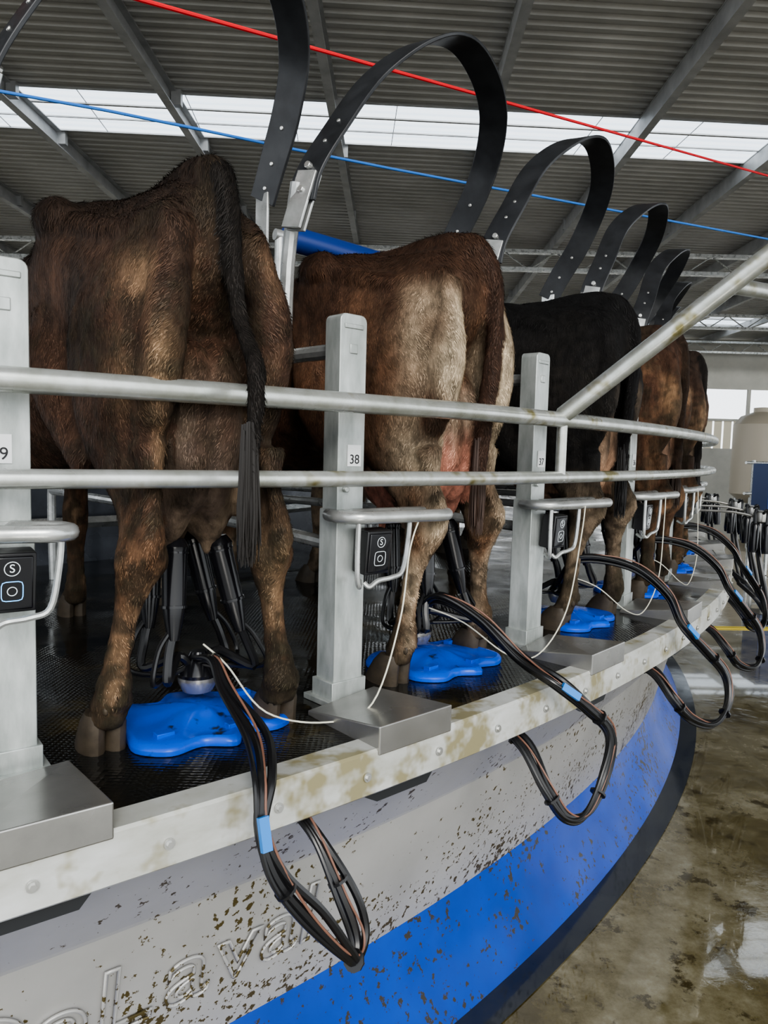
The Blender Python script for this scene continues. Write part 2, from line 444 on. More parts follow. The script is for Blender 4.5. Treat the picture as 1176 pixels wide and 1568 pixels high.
def pad_outline():
    pts = [(-0.21, 0.02), (-0.20, 0.11), (-0.13, 0.15), (-0.05, 0.13), (0.0, 0.18), (0.07, 0.14), (0.15, 0.15), (0.21, 0.09), (0.20, 0.0),
           (0.22, -0.10), (0.14, -0.16), (0.06, -0.14), (0.0, -0.19), (-0.07, -0.16), (-0.13, -0.12), (-0.2, -0.1)]
    n = len(pts); out = []
    for i in range(n):
        p0, p1, p2, p3 = [V((*pts[(i+k) % n], 0)) for k in (-1, 0, 1, 2)]
        for k in range(5):
            t = k/5
            q = 0.5*((2*p1)+(p2-p0)*t+(2*p0-5*p1+4*p2-p3)*t*t+(3*p1-p0-3*p2+p3)*t**3); out.append((q.x*.92, q.y*.98))
    return out
OUT = pad_outline()
def kick_mat(phi, R=8.13):
    e = empty('blue_hoof_pad', P(phi, R, DECK)); mb = MB(); o = P(phi, R, DECK); x = et(phi); y = er(phi)
    rings = []
    for s, z in ((1.0, 0.001), (1.0, 0.012), (0.97, 0.020), (0.93, 0.024), (0.86, 0.025), (0.7, 0.026), (0.5, 0.034), (0.3, 0.043), (0.08, 0.045)):
        ring = []
        for (a, b) in OUT:
            zz = z+(0.008*math.sin(a*30)*math.sin(b*20+1)*s if 0.25 < s < 0.9 else 0)
            ring.append(o-x*a*s+y*b*s+UP*zz)
        rings.append(ring)
    mb.rings(rings, 0)
    for (a, b) in ((0.02, 0.125), (-0.13, 0.09), (0.14, -0.06)):
        mb.box(o+x*a+y*b+UP*0.028, (x, y, UP), (0.02, 0.012, 0.008), 0)
    mb.build('pad_body', [BLUEP], e, bevel=0.0015, angle=50)

# ------------------------------------------------------------------ bail posts
def bail_post(phi, num, near=True, hl=0.26):
    R0 = 8.17 if num == 39 else 8.19
    bx = -0.005 if num == 39 else 0.045
    e = empty('bail_post', P(phi, R0, DECK)); x = et(phi); y = er(phi); o = P(phi, R0, DECK)
    mb = MB(); w = 0.043; H = 0.985
    def outl(w, h, r=0.018, h0=0):
        pts = [(-w, h0), (w, h0)]
        for k in range(5):
            a = k*math.pi/8; pts.append((w-r+r*math.cos(a), h-r+r*math.sin(a)))
        for k in range(5):
            a = math.pi/2+k*math.pi/8; pts.append((-w+r+r*math.cos(a), h-r+r*math.sin(a)))
        return pts
    mb.prism(outl(w, H), o-y*0.03, x, UP, y, 0.06, 0)
    mb.prism(outl(w+0.004, 0.50, 0.004), o-y*0.036, x, UP, y, 0.072, 0)
    mb.box(o+UP*0.008, (x, y, UP), (0.07, 0.06, 0.008), 0)
    mb.box(o+UP*0.03+x*0.0, (x, y, UP), (0.056, 0.042, 0.03), 0)
    mb.box(o+UP*0.955+y*0.031, (x, y, UP), (0.03, 0.002, 0.006), 0)
    mb.box(o+UP*0.90+y*0.031, (x, y, UP), (0.012, 0.002, 0.012), 0)
    for bz in (.47, .55): mb.cyl(o+y*.03+UP*bz-x*.02, o+y*.042+UP*bz-x*.02, .008, 0, 6)
    mb.build('post_body', [GALVP], e, bevel=0.004)
    mb = MB()
    z = 0.485
    pth = [(-0.045, 0.0), (-0.06, 0.05), (-0.03, 0.10), (0.03, 0.115), (hl*0.6, 0.13), (hl-0.03, 0.14), (hl+0.01, 0.11), (hl, 0.07), (hl-0.06, 0.05), (0.04, 0.04), (0.0, 0.02)]
    if num == 39: pth = [(-0.045, 0.0), (-0.10, 0.06), (-0.06, 0.11), (0.0, 0.125), (.06, 0.14), (.09, 0.12), (.085, 0.08), (.05, 0.05), (0.02, 0.04), (0.0, 0.02)]
    mb.sweep([o+x*a+y*b+UP*z for a, b in pth], 0.0165, 0, 12, 6)
    dx = bx-.045
    mb.sweep([o+x*(a+dx)+y*b+UP*c for a, b, c in ((0.125, 0.12, 0.48), (0.12, 0.12, 0.42), (0.105, 0.118, 0.345), (0.07, 0.115, 0.33), (0.03, 0.11, 0.325), (0.01, 0.1, 0.31), (0.0, 0.09, 0.32))], 0.0065, 0, 8, 5)
    mb.sweep([o+x*(a+dx)+y*b+UP*c for a, b, c in ((-0.03, 0.10, 0.48), (-0.032, 0.10, 0.40), (-0.03, 0.10, 0.33), (-0.015, 0.09, 0.31), (0.01, 0.06, 0.32))], 0.0065, 0, 8, 5)
    mb.sweep([o+UP*0.90, o-y*0.5+UP*0.90, o-y*1.3+UP*0.88, o-y*1.9+UP*0.80, o-y*2.15+UP*0.5, o-y*2.15+UP*0.0], 0.02, 0, 10, 5)
    mb.sweep([o+UP*0.40, o-y*0.6+UP*0.42, o-y*1.6+UP*0.42, o-y*2.15+UP*0.42], 0.018, 0, 10, 3)
    mb.sweep([o-y*0.27+UP*0.90, o-y*0.26+UP*1.15, o-y*0.22+UP*1.36], 0.02, 0, 10, 3)
    mb.build('tube_handle', [GALV], e)
    mb = MB(); c = o+x*bx+y*0.07+UP*0.395
    yy = (y*0.97-UP*0.1).normalized(); zz = (UP*0.97+y*0.1).normalized()
    mb.box(c, (x, yy, zz), (0.042, 0.024, 0.056), 0)
    mb.box(c+yy*0.025, (x, yy, zz), (0.036, 0.003, 0.05), 1)
    mb.build('control_unit', [BLACKR, GLOSS], e, bevel=0.006)
    if near:
        c2 = c+yy*0.0295
        text('S', c2+zz*0.028, x, zz, 0.022, ICON, e, 'button_icon', 0.0002)
        mb = MB()
        def ringp(cc, r, sq, mi):
            pts = []
            for k in range(25):
                a = 2*math.pi*k/24; ca, sa = math.cos(a), math.sin(a)
                q = (abs(ca)**sq+abs(sa)**sq)**(-1/sq); pts.append(cc+x*ca*q*r+zz*sa*q*r)
            mb.sweep(pts, 0.0008, mi, 6, 0)
        ringp(c2+zz*0.028, 0.013, 2, 0)
        lit = (num == 39)
        ringp(c2-zz*0.014, 0.018, 6, 1 if lit else 0)
        ringp(c2-zz*0.014, 0.008, 2, 0)
        mb.build('button_rings', [ICON, ICONB], e)
    px = -0.012 if num == 39 else 0.008
    mb = MB(); c = o+x*px+y*0.0315+UP*0.635
    mb.box(c, (x, y, UP), (0.022, 0.001, 0.027), 0); mb.build('number_plate', [WHITE], e, smooth=False)
    text(str(num), c+y*0.0018-UP*0.01, x, UP, 0.033, BLKTXT, e, 'plate_number', 0.0003)
    return e
num = 41
for p in POSTS:
    if p > 20: break
    hl = 0.26 if p < -42 else 0.33
    bail_post(p, num, p < -30, hl); num -= 1

# ------------------------------------------------------------------ rubber straps
LOOP = [(0.0, 7.99, .66), (0.02, 8.0, .74), (.10, 8.02, .86), (.24, 8.04, 1.03), (.38, 8.10, 1.14), (.52, 8.14, 1.18), (.69, 8.12, 1.16),
        (.85, 8.07, 1.10), (.95, 8.0, 1.01), (.985, 7.93, .90), (1.0, 7.85, .79), (1.0, 7.80, .70)]
for i in range(1, len(POSTS)-5):
    p0, p1 = POSTS[i], POSTS[i+1]
    pts = catmull([V(((p0+(p1-p0)*s), R, z)) for s, R, z in LOOP], 7)
    wp = [(P(q.x, q.y, CAMZ+q.z), q.x) for q in pts]
    e = empty('rubber_strap_loop', P((p0+p1)/2, 8.0, CAMZ+0.7)); mb = MB(); rings = []
    W = 0.046; T = 0.005
    def wdir(t, ph):
        d = er(ph)+et(ph)*0.25
        w = d-t*d.dot(t); w.normalize(); return w
    for k, (p, ph) in enumerate(wp):
        t = (wp[min(k+1, len(wp)-1)][0]-wp[max(k-1, 0)][0]).normalized()
        w = wdir(t, ph); n = t.cross(w)
        rings.append([p+w*W-n*T, p+w*W+n*T, p-w*W+n*T, p-w*W-n*T])
    mb.rings(rings, 0)
    mb.build('strap_band', [STRAPM], e, bevel=0.002)
    mb = MB()
    def plate(k0, k1, off):
        a, ph = wp[k0]; b, _ = wp[k1]; t = (b-a).normalized(); w = wdir(t, ph); n = t.cross(w)
        c = (a+b)/2
        for sgn in (-1, 1):
            mb.box(c-t*off+n*sgn*0.010, (w, n, t), (0.033, 0.004, (b-a).length/2+off*.6), 0)
        for f in (-0.5, 0.85):
            cc = c+t*(b-a).length*0.5*f
            mb.cyl(cc-n*0.02, cc+n*0.02, 0.010, 1, 8)
    plate(0, 8, 0.05)
    a, ph = wp[-1]
    mb.box(a-UP*0.1, (er(ph), et(ph), UP), (0.03, 0.004, 0.12), 0)
    for k in (-4, -8, -13, 12, 15):
        a, ph = wp[k]; t = (wp[k+1][0]-wp[k-1][0]).normalized(); w = wdir(t, ph); n = t.cross(w)
        mb.cyl(a-n*0.008, a+n*0.008, 0.006, 1, 10)
    mb.build('strap_bracket', [GALV, BOLT], e, bevel=0.002)

e = empty('blue_neck_bar', (-0.3, 3.0, CAMZ+.8)); mb = MB()
a = V((-0.42, 3.0, CAMZ+.83)); b = V((-0.06, 3.25, CAMZ+.80))
mb.sweep([a, a+(b-a)*0.5, b], 0.05, 0, 16, 3); mb.cyl(a-(b-a)*0.1, b+(b-a)*0.1, 0.022, 1)
mb.cyl(a-(b-a)*0.05, a-(b-a)*0.05-UP*0.9, 0.02, 1)
mb.cyl(b+(b-a)*0.05, b+(b-a)*0.05-UP*0.9, 0.02, 1)
mb.build('bar_body', [simple('bar_blue', (0.008, 0.035, 0.20), 0.35), GALV], e)

# ------------------------------------------------------------------ guard rail (fixed)
def RR(ph): return 8.37 if ph > -45 else 8.37-(-45-ph)*0.0125
gr = empty('guard_rail', P(-44, 8.36, CAMZ)); mb = MB()
mb.sweep([P(-80+k*1.0, RR(-80+k), CAMZ+.108) for k in range(0, 110)], 0.0235, 0, 16, 0)
mb.sweep([P(-80+k*1.0, RR(-80+k), CAMZ-.068) for k in range(0, 110)], 0.0185, 0, 16, 0)
J = P(-42.3, 8.37, CAMZ+.112)
mb.cyl(J-UP*0.19, J, 0.016, 0)
mb.sweep([J-UP*0.0, J+UP*0.01, V((1.04, 2.0, CAMZ+.575)), V((1.95, 1.35, CAMZ+1.33))], 0.027, 0, 16, 0)
d = V((1.04, 2.0, CAMZ+.575))
k1 = J+(d-J)*0.78
mb.sweep([k1, V((1.5, 2.5, CAMZ+.52)), V((2.6, 3.2, CAMZ+.54))], 0.022, 0, 14, 0)
mb.cyl(V((2.6, 3.2, 0)), V((2.6, 3.2, CAMZ+.56)), 0.03, 0)
mb.cyl(V((1.95, 1.35, 0)), V((1.95, 1.35, CAMZ+1.35)), 0.03, 0)
mb.build('rail_tubes', [RAILM], gr)

# ------------------------------------------------------------------ ropes
mb = MB(); mb.sweep([(-1.10, 1.85, CAMZ+1.17), (-.708, 2.2, CAMZ+1.246), (2.43, 5.0, CAMZ+1.857), (6.9, 9.0, CAMZ+2.73)], 0.0065, 0, 8, 0)
mb.build('red_rope', [REDR])
mb = MB(); mb.sweep([(-2.5, 1.95, CAMZ+1.03), (-1.238, 2.4, CAMZ+1.084), (-0.014, 3.1, CAMZ+1.139), (2.12, 4.3, CAMZ+1.249), (4.4, 5.6, CAMZ+1.37)], 0.0055, 0, 8, 4)
mb.build('blue_rope', [BLUER])

# ------------------------------------------------------------------ cows
def sstep(a, b, x):
    t = max(0, min(1, (x-a)/(b-a))); return t*t*(3-2*t)
def lerp(a, b, t): return tuple(a[i]+(b[i]-a[i])*t for i in range(3))
def cow(phi, pal, Rt=8.25, tail=(0, 0), tailout=True, stance=(0, 0, 0, 0), hscale=1.0, seed=0, hairs=1, side=0.0):
    mb = MB()
    T = [(-0.035, 1.16, 1.02, 1.09, .045), (0.0, 1.20, .97, 1.08, .09), (0.06, 1.225, .90, 1.03, .135), (0.15, 1.235, .80, 1.0, .17), (.27, 1.24, .72, 1.02, .198),
         (.42, 1.25, .66, 1.10, .222), (.55, 1.225, .62, .98, .232), (.75, 1.215, .56, .88, .28), (1.0, 1.21, .52, .84, .315), (1.25, 1.225, .53, .85, .30),
         (1.45, 1.245, .58, .92, .25), (1.62, 1.22, .68, .95, .19), (1.74, 1.15, .80, .98, .12)]
    rings = []
    tp = catmull([V((x, zt, zb)) for x, zt, zb, zm, w in T], 3); tq = catmull([V((zm, w, 0)) for x, zt, zb, zm, w in T], 3)
    for A, B in zip(tp, tq):
        x, zt, zb = A; zm, w, _ = B; ring = []
        sq = 0.88-0.30*math.exp(-((x-.44)/.10)**2)+0.12*math.exp(-((x-.2)/.12)**2)
        for k in range(36):
            a = 2*math.pi*k/36; c, s_ = math.cos(a), math.sin(a)
            yy = w*math.copysign(abs(c)**sq, c)
            zz = zm+((zt-zm)*abs(s_)**(sq) if s_ > 0 else -(zm-zb)*abs(s_)**0.95)
            ring.append(V((x, yy, zz)))
        rings.append(ring)
    mb.rings(rings)
    mb.sweep([(-0.01, 0, 1.20), (0.04, 0, 1.235), (.12, 0, 1.245), (.3, 0, 1.235), (.6, 0, 1.215), (1.0, 0, 1.205), (1.4, 0, 1.225), (1.6, 0, 1.2)], [.030, .034, .034, .032, .034, .038, .05, .05], 0, 10, 4)
    mb.sweep([(1.45, 0, 1.0), (1.68, 0, 1.02), (1.9, 0, 1.03), (2.08, 0, 1.03)], [.22, .17, .125, .10], 0, 18, 5)
    mb.sweep([(2.0, 0, 1.09), (2.10, 0, 1.07), (2.22, 0, .96), (2.34, 0, .84), (2.43, 0, .75), (2.46, 0, .72)], [.075, .105, .095, .075, .07, .045], 0, 16, 4)
    for s in (-1, 1):
        mb.sweep([(2.04, s*0.07, 1.12), (2.02, s*.15, 1.13), (2.0, s*.23, 1.10)], [.025, .04, .012], 0, 10, 4)
        mb.ell((2.16, s*0.082, 1.03), (.03, .02, .025))
        mb.ell((.42, s*.19, 1.185), (.080, .048, .055))
        mb.sweep([(.44, s*.19, 1.19), (.30, s*.165, 1.155), (.16, s*.135, 1.12), (.04, s*.095, 1.13), (-.005, s*.085, 1.13)], [.040, .030, .028, .032, .030], 0, 10, 4)
        k = stance[0] if s > 0 else stance[1]; fx = stance[2] if s > 0 else stance[3]
        L = [(1.10, .13, .12, .05, .10), (1.03, .16, .17, .075, .112), (.94, .18, .205, .090, .125), (.86, .185, .205, .093, .130), (.78, .19, .19, .086, .133), (.70, .18, .155, .070, .136),
             (.63, .145, .12, .054, .136), (.56, .09, .088, .041, .134), (.50, .045, .068, .037, .134), (.455, .015, .060, .044, .134), (.41, .006, .056, .049, .136),
             (.36, .015, .042, .036, .142), (.30, .022, .031, .0255, .152), (.20, .024, .030, .025, .165), (.15, .02, .036, .034, .172), (.115, .022, .043, .041, .176), (.085, .034, .040, .038, .18), (.055, .046, .046, .044, .183)]
        lp = catmull([V((z, cx, rx)) for z, cx, rx, ry, cy in L], 3); lq = catmull([V((ry, cy, 0)) for z, cx, rx, ry, cy in L], 3)
        rr = []
        for A, B in zip(lp, lq):
            z, cx, rx = A; ry, cy, _ = B
            g = sstep(.75, .05, z)
            cx += fx*g; cy += k*g
            rr.append([V((cx+rx*math.cos(q*math.pi/9), s*cy+ry*math.sin(q*math.pi/9), z)) for q in range(18)])
        mb.rings(rr)
        mb.sweep([(0.0+fx*.3, s*(.135), .66), (-.02+fx*.4, s*.134, .56), (-.05+fx*.5, s*(.134+k*.5), .465), (-.035+fx*.55, s*(.136+k*.5), .40)], [.038, .020, .027, .018], 0, 10, 4)
        for q in (-1, 1): mb.ell((.0+fx*.55, s*(.136+k*.5)+q*.036, .415), (.03, .02, .035))
        mb.sweep([(.46, s*.17, .98), (.42, s*.165, .82), (.36, s*.155, .70), (.26, s*.145, .60)], [.065, .09, .078, .055], 0, 12, 4)
        mb.sweep([(-.005, s*.085, 1.12), (-.020, s*.100, 1.05), (-.034, s*.115, .93), (-.024, s*.122, .80), (.03, s*.13, .68)], [.036, .036, .048, .042, .034], 0, 12, 4)
        mb.sweep([(.16, s*.165, 1.0), (.20, s*.185, .92), (.26, s*.18, .82)], [.030, .043, .038], 0, 10, 4)
        F = [(1.0, 1.40, .14, .07, .15), (.85, 1.40, .13, .08, .16), (.72, 1.38, .10, .07, .155), (.60, 1.36, .065, .052, .145), (.48, 1.36, .046, .042, .14), (.40, 1.365, .048, .047, .138), (.34, 1.365, .042, .041, .138),
             (.26, 1.37, .030, .028, .14), (.16, 1.37, .031, .029, .14), (.11, 1.375, .041, .039, .14), (.05, 1.40, .045, .044, .14)]
        mb.rings([[V((cx+rx*math.cos(q*math.pi/8), s*cy+ry*math.sin(q*math.pi/8), z)) for q in range(16)] for z, cx, rx, ry, cy in F])
    mb.ell((.23, 0, .62), (.20, .105, .17), 0, 20, 12)
    mb.ell((.13, .050, .545), (.085, .056, .115)); mb.ell((.13, -.050, .545), (.085, .056, .115))
    mb.ell((.070, .03, .70), (.09, .062, .20)); mb.ell((.070, -.03, .70), (.09, .062, .20))
    for sx in (.12, .26):
        for sy in (-.052, .052):
            mb.sweep([(sx, sy, .48), (sx, sy, .43), (sx, sy, .40)], [.024, .018, .012], 0, 10, 3)
    ty, tb = tail
    if tailout:
        tp_ = [(.08, 0, 1.225), (.0, ty*.1, 1.235), (-.04, ty*.6, 1.18), (-.052, ty*.9, 1.06), (-.075, ty, .93), (-.165, ty+tb*.4, .81), (-.175, ty+tb*.7, .69), (-.175, ty+tb, .59)]
    else:
        tp_ = [(.08, 0, 1.225), (.0, ty*.3, 1.23), (-.045, ty*.8, 1.16), (-.055, ty*1.1, 1.05), (-.05, ty, .90), (-.045, ty+tb*.4, .78), (-.045, ty+tb*.7, .68), (-.04, ty+tb, .58)]
    mb.sweep(tp_, [.032, .032, .026, .022, .021, .020, .020, .019], 0, 12, 6)
    tend = V(tp_[-1])
    tcurve = catmull(tp_, 6)
    me = bpy.data.meshes.new('cow_raw'); me.from_pydata(mb.v, [], mb.f)
    import bmesh
    bm = bmesh.new(); bm.from_mesh(me); bmesh.ops.recalc_face_normals(bm, faces=bm.faces); bm.to_mesh(me); bm.free()
    o = bpy.data.objects.new('cow_raw', me); SC.objects.link(o)
    r = o.modifiers.new('r', 'REMESH'); r.mode = 'VOXEL'; r.voxel_size = 0.0105
    sm = o.modifiers.new('s', 'SMOOTH'); sm.factor = 0.5; sm.iterations = 5
    dg = bpy.context.evaluated_depsgraph_get(); ev = o.evaluated_get(dg)
    m2 = bpy.data.meshes.new_from_object(ev); bpy.data.objects.remove(o)
    m2.name = 'cow_body'
    off = V((seed*7.3, seed*3.1, 0))
    nrm = [v.normal.copy() for v in m2.vertices]
    clump = []
    for v, n in zip(m2.vertices, nrm):
        p = v.co
        d = noise.noise(V((p.x*6, p.y*8, p.z*4))+off)*.008+noise.noise(p*22+off)*.0025
        if .55 < p.x < 1.35 and .7 < p.z < 1.15: d += .004*math.sin(p.x*55)
        if p.z < .5: d *= .5
        zone = max(1-sstep(.15, .50, p.z), (1-sstep(.1, .3, p.x))*.5*(1-sstep(.95, 1.05, p.z)))
        cm = sstep(.12, .30, noise.noise(p*30-off)+.5*noise.noise(p*9+off))*zone
        clump.append(cm)
        v.co = p+n*(d+cm*.004)
    ca = m2.color_attributes.new('Col', 'FLOAT_COLOR', 'POINT'); cols = []; cl = []
    mudk = pal.get('mud', 1)
    for v, cm in zip(m2.vertices, clump):
        p = v.co; n1 = noise.noise(p*2.5+off); n2 = noise.noise(V((p.x*9, p.y*14, p.z*5))+off); n3 = noise.noise(p*24+off); n4 = noise.noise(p*45+off)
        ay = abs(p.y)
        c = pal['dark']
        sd = sstep(.35, .75, p.z+n1*.15)*(1-sstep(1.0, 1.22, p.z+n1*.1))
        c = lerp(c, pal['mid'], max(0, min(1, sd*(0.65+n2*.9+n1*.5)*pal.get('midw', 1))))
        rear = (1-sstep(.02, .20, p.x))*sstep(.5, .65, p.z)*(1-sstep(.98, 1.16, p.z))*sstep(.03, .08, ay)*(1-sstep(.15, .22, ay))
        if p.y < 0: rear *= pal.get('rt', 1)
        c = lerp(c, pal['tan'], max(0, min(1, rear*(pal['tanw']+n2*1.5+n1*.7))))
        lo = 1-sstep(.42, .62, p.z)
        c = lerp(c, lerp(pal['leg'], pal['tan'], max(0, min(1, .2+n2*1.6))), lo*.9)
        ud = (1-sstep(.10, .13, ay))*(1-sstep(.72, .88, p.z))*sstep(.34, .40, p.z)*(1-sstep(.46, .56, p.x))*sstep(-.03, .0, p.x)
        if ay > .075 and (p.z < .50 or p.x < .02): ud = 0
        c = lerp(c, lerp(pal['udder'], pal['udder2'], sstep(.0, .35, n1+n2*.4+(.62-p.z)*1.5)), ud)
        dirt = (1-sstep(.03, .30, p.z+n2*.30+n3*.15))
        c = lerp(c, (.040, .031, .019), dirt*.9)
        sp = sstep(.10, .26, n3*.8+n1*.4+n4*.35)*.75*(1-sstep(.95, 1.1, p.z)); c = lerp(c, (.034, .026, .017), sp*(1 if p.z < .6 else .7*mudk)*(1-.6*ud))
        mu = sstep(.15, .35, noise.noise(V((p.x*5, p.y*9, p.z*4))-off)+n4*.25)*.55*(1-sstep(.10, .35, p.x)); c = lerp(c, (.038, .030, .019), mu*mudk*(1-.7*ud))
        c = lerp(c, (.042, .034, .020), cm*.85*max(mudk, .6 if p.z < .5 else 0)*(1-.6*ud))
        if p.x < .01 and p.z > .5:
            for q in tcurve[8:]:
                if (p-q).length_squared < .00095: c = pal['tail']; break
        k = 1+n4*.5
        c = (c[0]*k, c[1]*k, c[2]*k)
        cl.append(c); cols += [c[0], c[1], c[2], 1.0]
    ca.data.foreach_set('color', cols)
    m2.materials.clear(); m2.materials.append(COAT)
    m2.polygons.foreach_set('use_smooth', [True]*len(m2.polygons))
    hv = []; hf = []; hc = []
    rnd = random.random
    down = V((-.25, 0, -1))
    for v, c, cm in zip(m2.vertices, cl, clump):
        p = v.co
        if p.x > .95: continue
        n = v.normal
        if p.z < .1 or (abs(p.y) < .1 and .38 < p.z < .66 and p.x > .0): continue
        cnt = hairs if hairs >= 1 else (1 if rnd() < hairs else 0)
        if cm > .6: cnt = min(cnt, 1)
        for _ in range(int(cnt)):
            sw = V((noise.noise(p*5+off)*1.2, noise.noise(p*6-off)*1.2, 0))
            d = down+sw+V((rnd()-.5, rnd()-.5, rnd()-.5))*.8
            d = d-n*d.dot(n)
            if d.length < .05: continue
            d.normalize()
            d = (d+n*(.16+rnd()*.25)).normalized(); w = d.cross(n).normalized()*(.0006+rnd()*.0005)
            l = (.009+rnd()*.013)*(1.4 if p.z > 1.1 else 1)*(.7 if p.z < .5 else 1)
            b = p+V((rnd()-.5, rnd()-.5, rnd()-.5))*.010; b = b-n*((b-p).dot(n)+.001)
            i = len(hv)
            hv += [tuple(b-w), tuple(b+w), tuple(b+d*l*.6+w*.7-n*l*.05), tuple(b+d*l*.6-w*.7-n*l*.05), tuple(b+d*l-n*l*.18)]
            hf += [(i, i+1, i+2, i+3), (i+3, i+2, i+4)]
            k = .6+rnd()*1.0
            hc += [c[0]*k, c[1]*k, c[2]*k, 1.0]*5
    hm = bpy.data.meshes.new('fur'); hm.from_pydata(hv, [], hf)
    hca = hm.color_attributes.new('Col', 'FLOAT_COLOR', 'POINT'); hca.data.foreach_set('color', hc); hm.materials.append(HAIR)
    fo = bpy.data.objects.new('fur', hm); SC.objects.link(fo)
    hb = MB()
    for s in (-1, 1):
        k = stance[0] if s > 0 else stance[1]; fx = stance[2] if s > 0 else stance[3]
        for (cx, cy) in ((.05+fx, .183+k), (1.405, .14)):
            for q in (-1, 1):
                yc = s*cy+q*.0225
                rr = []
                for z, dx, rx, ry in ((.085, -.004, .030, .018), (.06, .004, .046, .0245), (.025, .016, .056, .0265), (.0, .022, .062, .028)):
                    rr.append([V((cx+dx+rx*math.cos(j*math.pi/7)*(1.15 if math.cos(j*math.pi/7) > 0 else .9), yc+ry*math.sin(j*math.pi/7)*(1-.35*max(0, math.cos(j*math.pi/7))), z)) for j in range(14)])
                hb.rings(rr, 0)
            for q in (-1, 1): hb.ell((cx-.056, s*cy+q*.014, .105), (.008, .007, .012), 0, 8, 6)
    br = MB()
    for i in range(170):
        a = random.random()*6.283; rr_ = .015*math.sqrt(random.random()); l = .17*(.55+.45*random.random())
        z0 = random.random()*.12
        bx, by = rr_*math.cos(a), rr_*math.sin(a); sw = 1.2+random.random()*.4
        br.sweep([tend+V((bx, by, z0)), tend+V((bx*sw, by*sw, -l*.4)), tend+V((bx*sw*.9+random.uniform(-.005, .005), by*sw*.9+random.uniform(-.006, .006), -l))], [.0032, .003, .0008], 0, 4, 2)
    loc = P(phi, Rt, DECK)+et(phi)*side
    M = Matrix.Translation(loc) @ Matrix((-er(phi), -et(phi), UP)).transposed().to_4x4() @ Matrix.Diagonal((1, 1, hscale, 1))
    root = empty('cow', loc)
    bo = bpy.data.objects.new('body', m2); SC.objects.link(bo)
    ho = hb.build('hooves', [HOOFM]); to = br.build('tail_brush', [simple('tail_hair', tuple(q*.9 for q in pal['tail']), .65)])
    for ob in (bo, ho, to, fo):
        ob.matrix_world = M; ob.parent = root; ob.matrix_parent_inverse = Matrix.Translation(root.location).inverted()
    return root
BROWN = dict(dark=(.034, .022, .016), mid=(.098, .052, .033), tan=(.33, .215, .125), tanw=.0, leg=(.165, .090, .050), udder=(.26, .19, .13), udder2=(.14, .10, .075), tail=(.016, .013, .011), rt=.6)
TANC = dict(dark=(.056, .029, .018), mid=(.155, .078, .044), tan=(.54, .43, .30), tanw=.7, leg=(.22, .125, .07), udder=(.58, .46, .34), udder2=(.62, .27, .19), tail=(.055, .029, .019), mud=.5)
BLACK = dict(dark=(.009, .0085, .0085), mid=(.015, .013, .012), tan=(.26, .19, .13), tanw=-.5, leg=(.24, .18, .12), udder=(.45, .30, .20), udder2=(.5, .30, .19), tail=(.008, .007, .007), mud=.15)
RED = dict(dark=(.055, .029, .019), mid=(.15, .072, .04), tan=(.30, .18, .10), tanw=.2, leg=(.17, .09, .05), udder=(.4, .25, .17), udder2=(.3, .2, .15), tail=(.035, .02, .012))
cow(-50.1, BROWN, tail=(-0.02, 0.03), tailout=True, stance=(.015, .0, .05, -.03), seed=1, hairs=3, hscale=.985, side=-.015)
cow(-44.5, TANC, tail=(-.06, .03), tailout=False, stance=(.0, .05, .02, .06), seed=2, hairs=3, side=-.025)
cow(-38.2, BLACK, tail=(-.07, .02), tailout=False, stance=(0, .02, .03, .0), seed=3, hairs=1, side=.02)
cow(-32.2, RED, tail=(-.05, .0), tailout=False, seed=4, hairs=.4)
cow(-26.2, BROWN, tail=(.02, .0), tailout=False, seed=5, hairs=.2)
for p in (-50.05, -44.35, -38.35, -32.3, -26.3, -20.3, -14.3, -8.3):
    kick_mat(p+.1, 8.13)

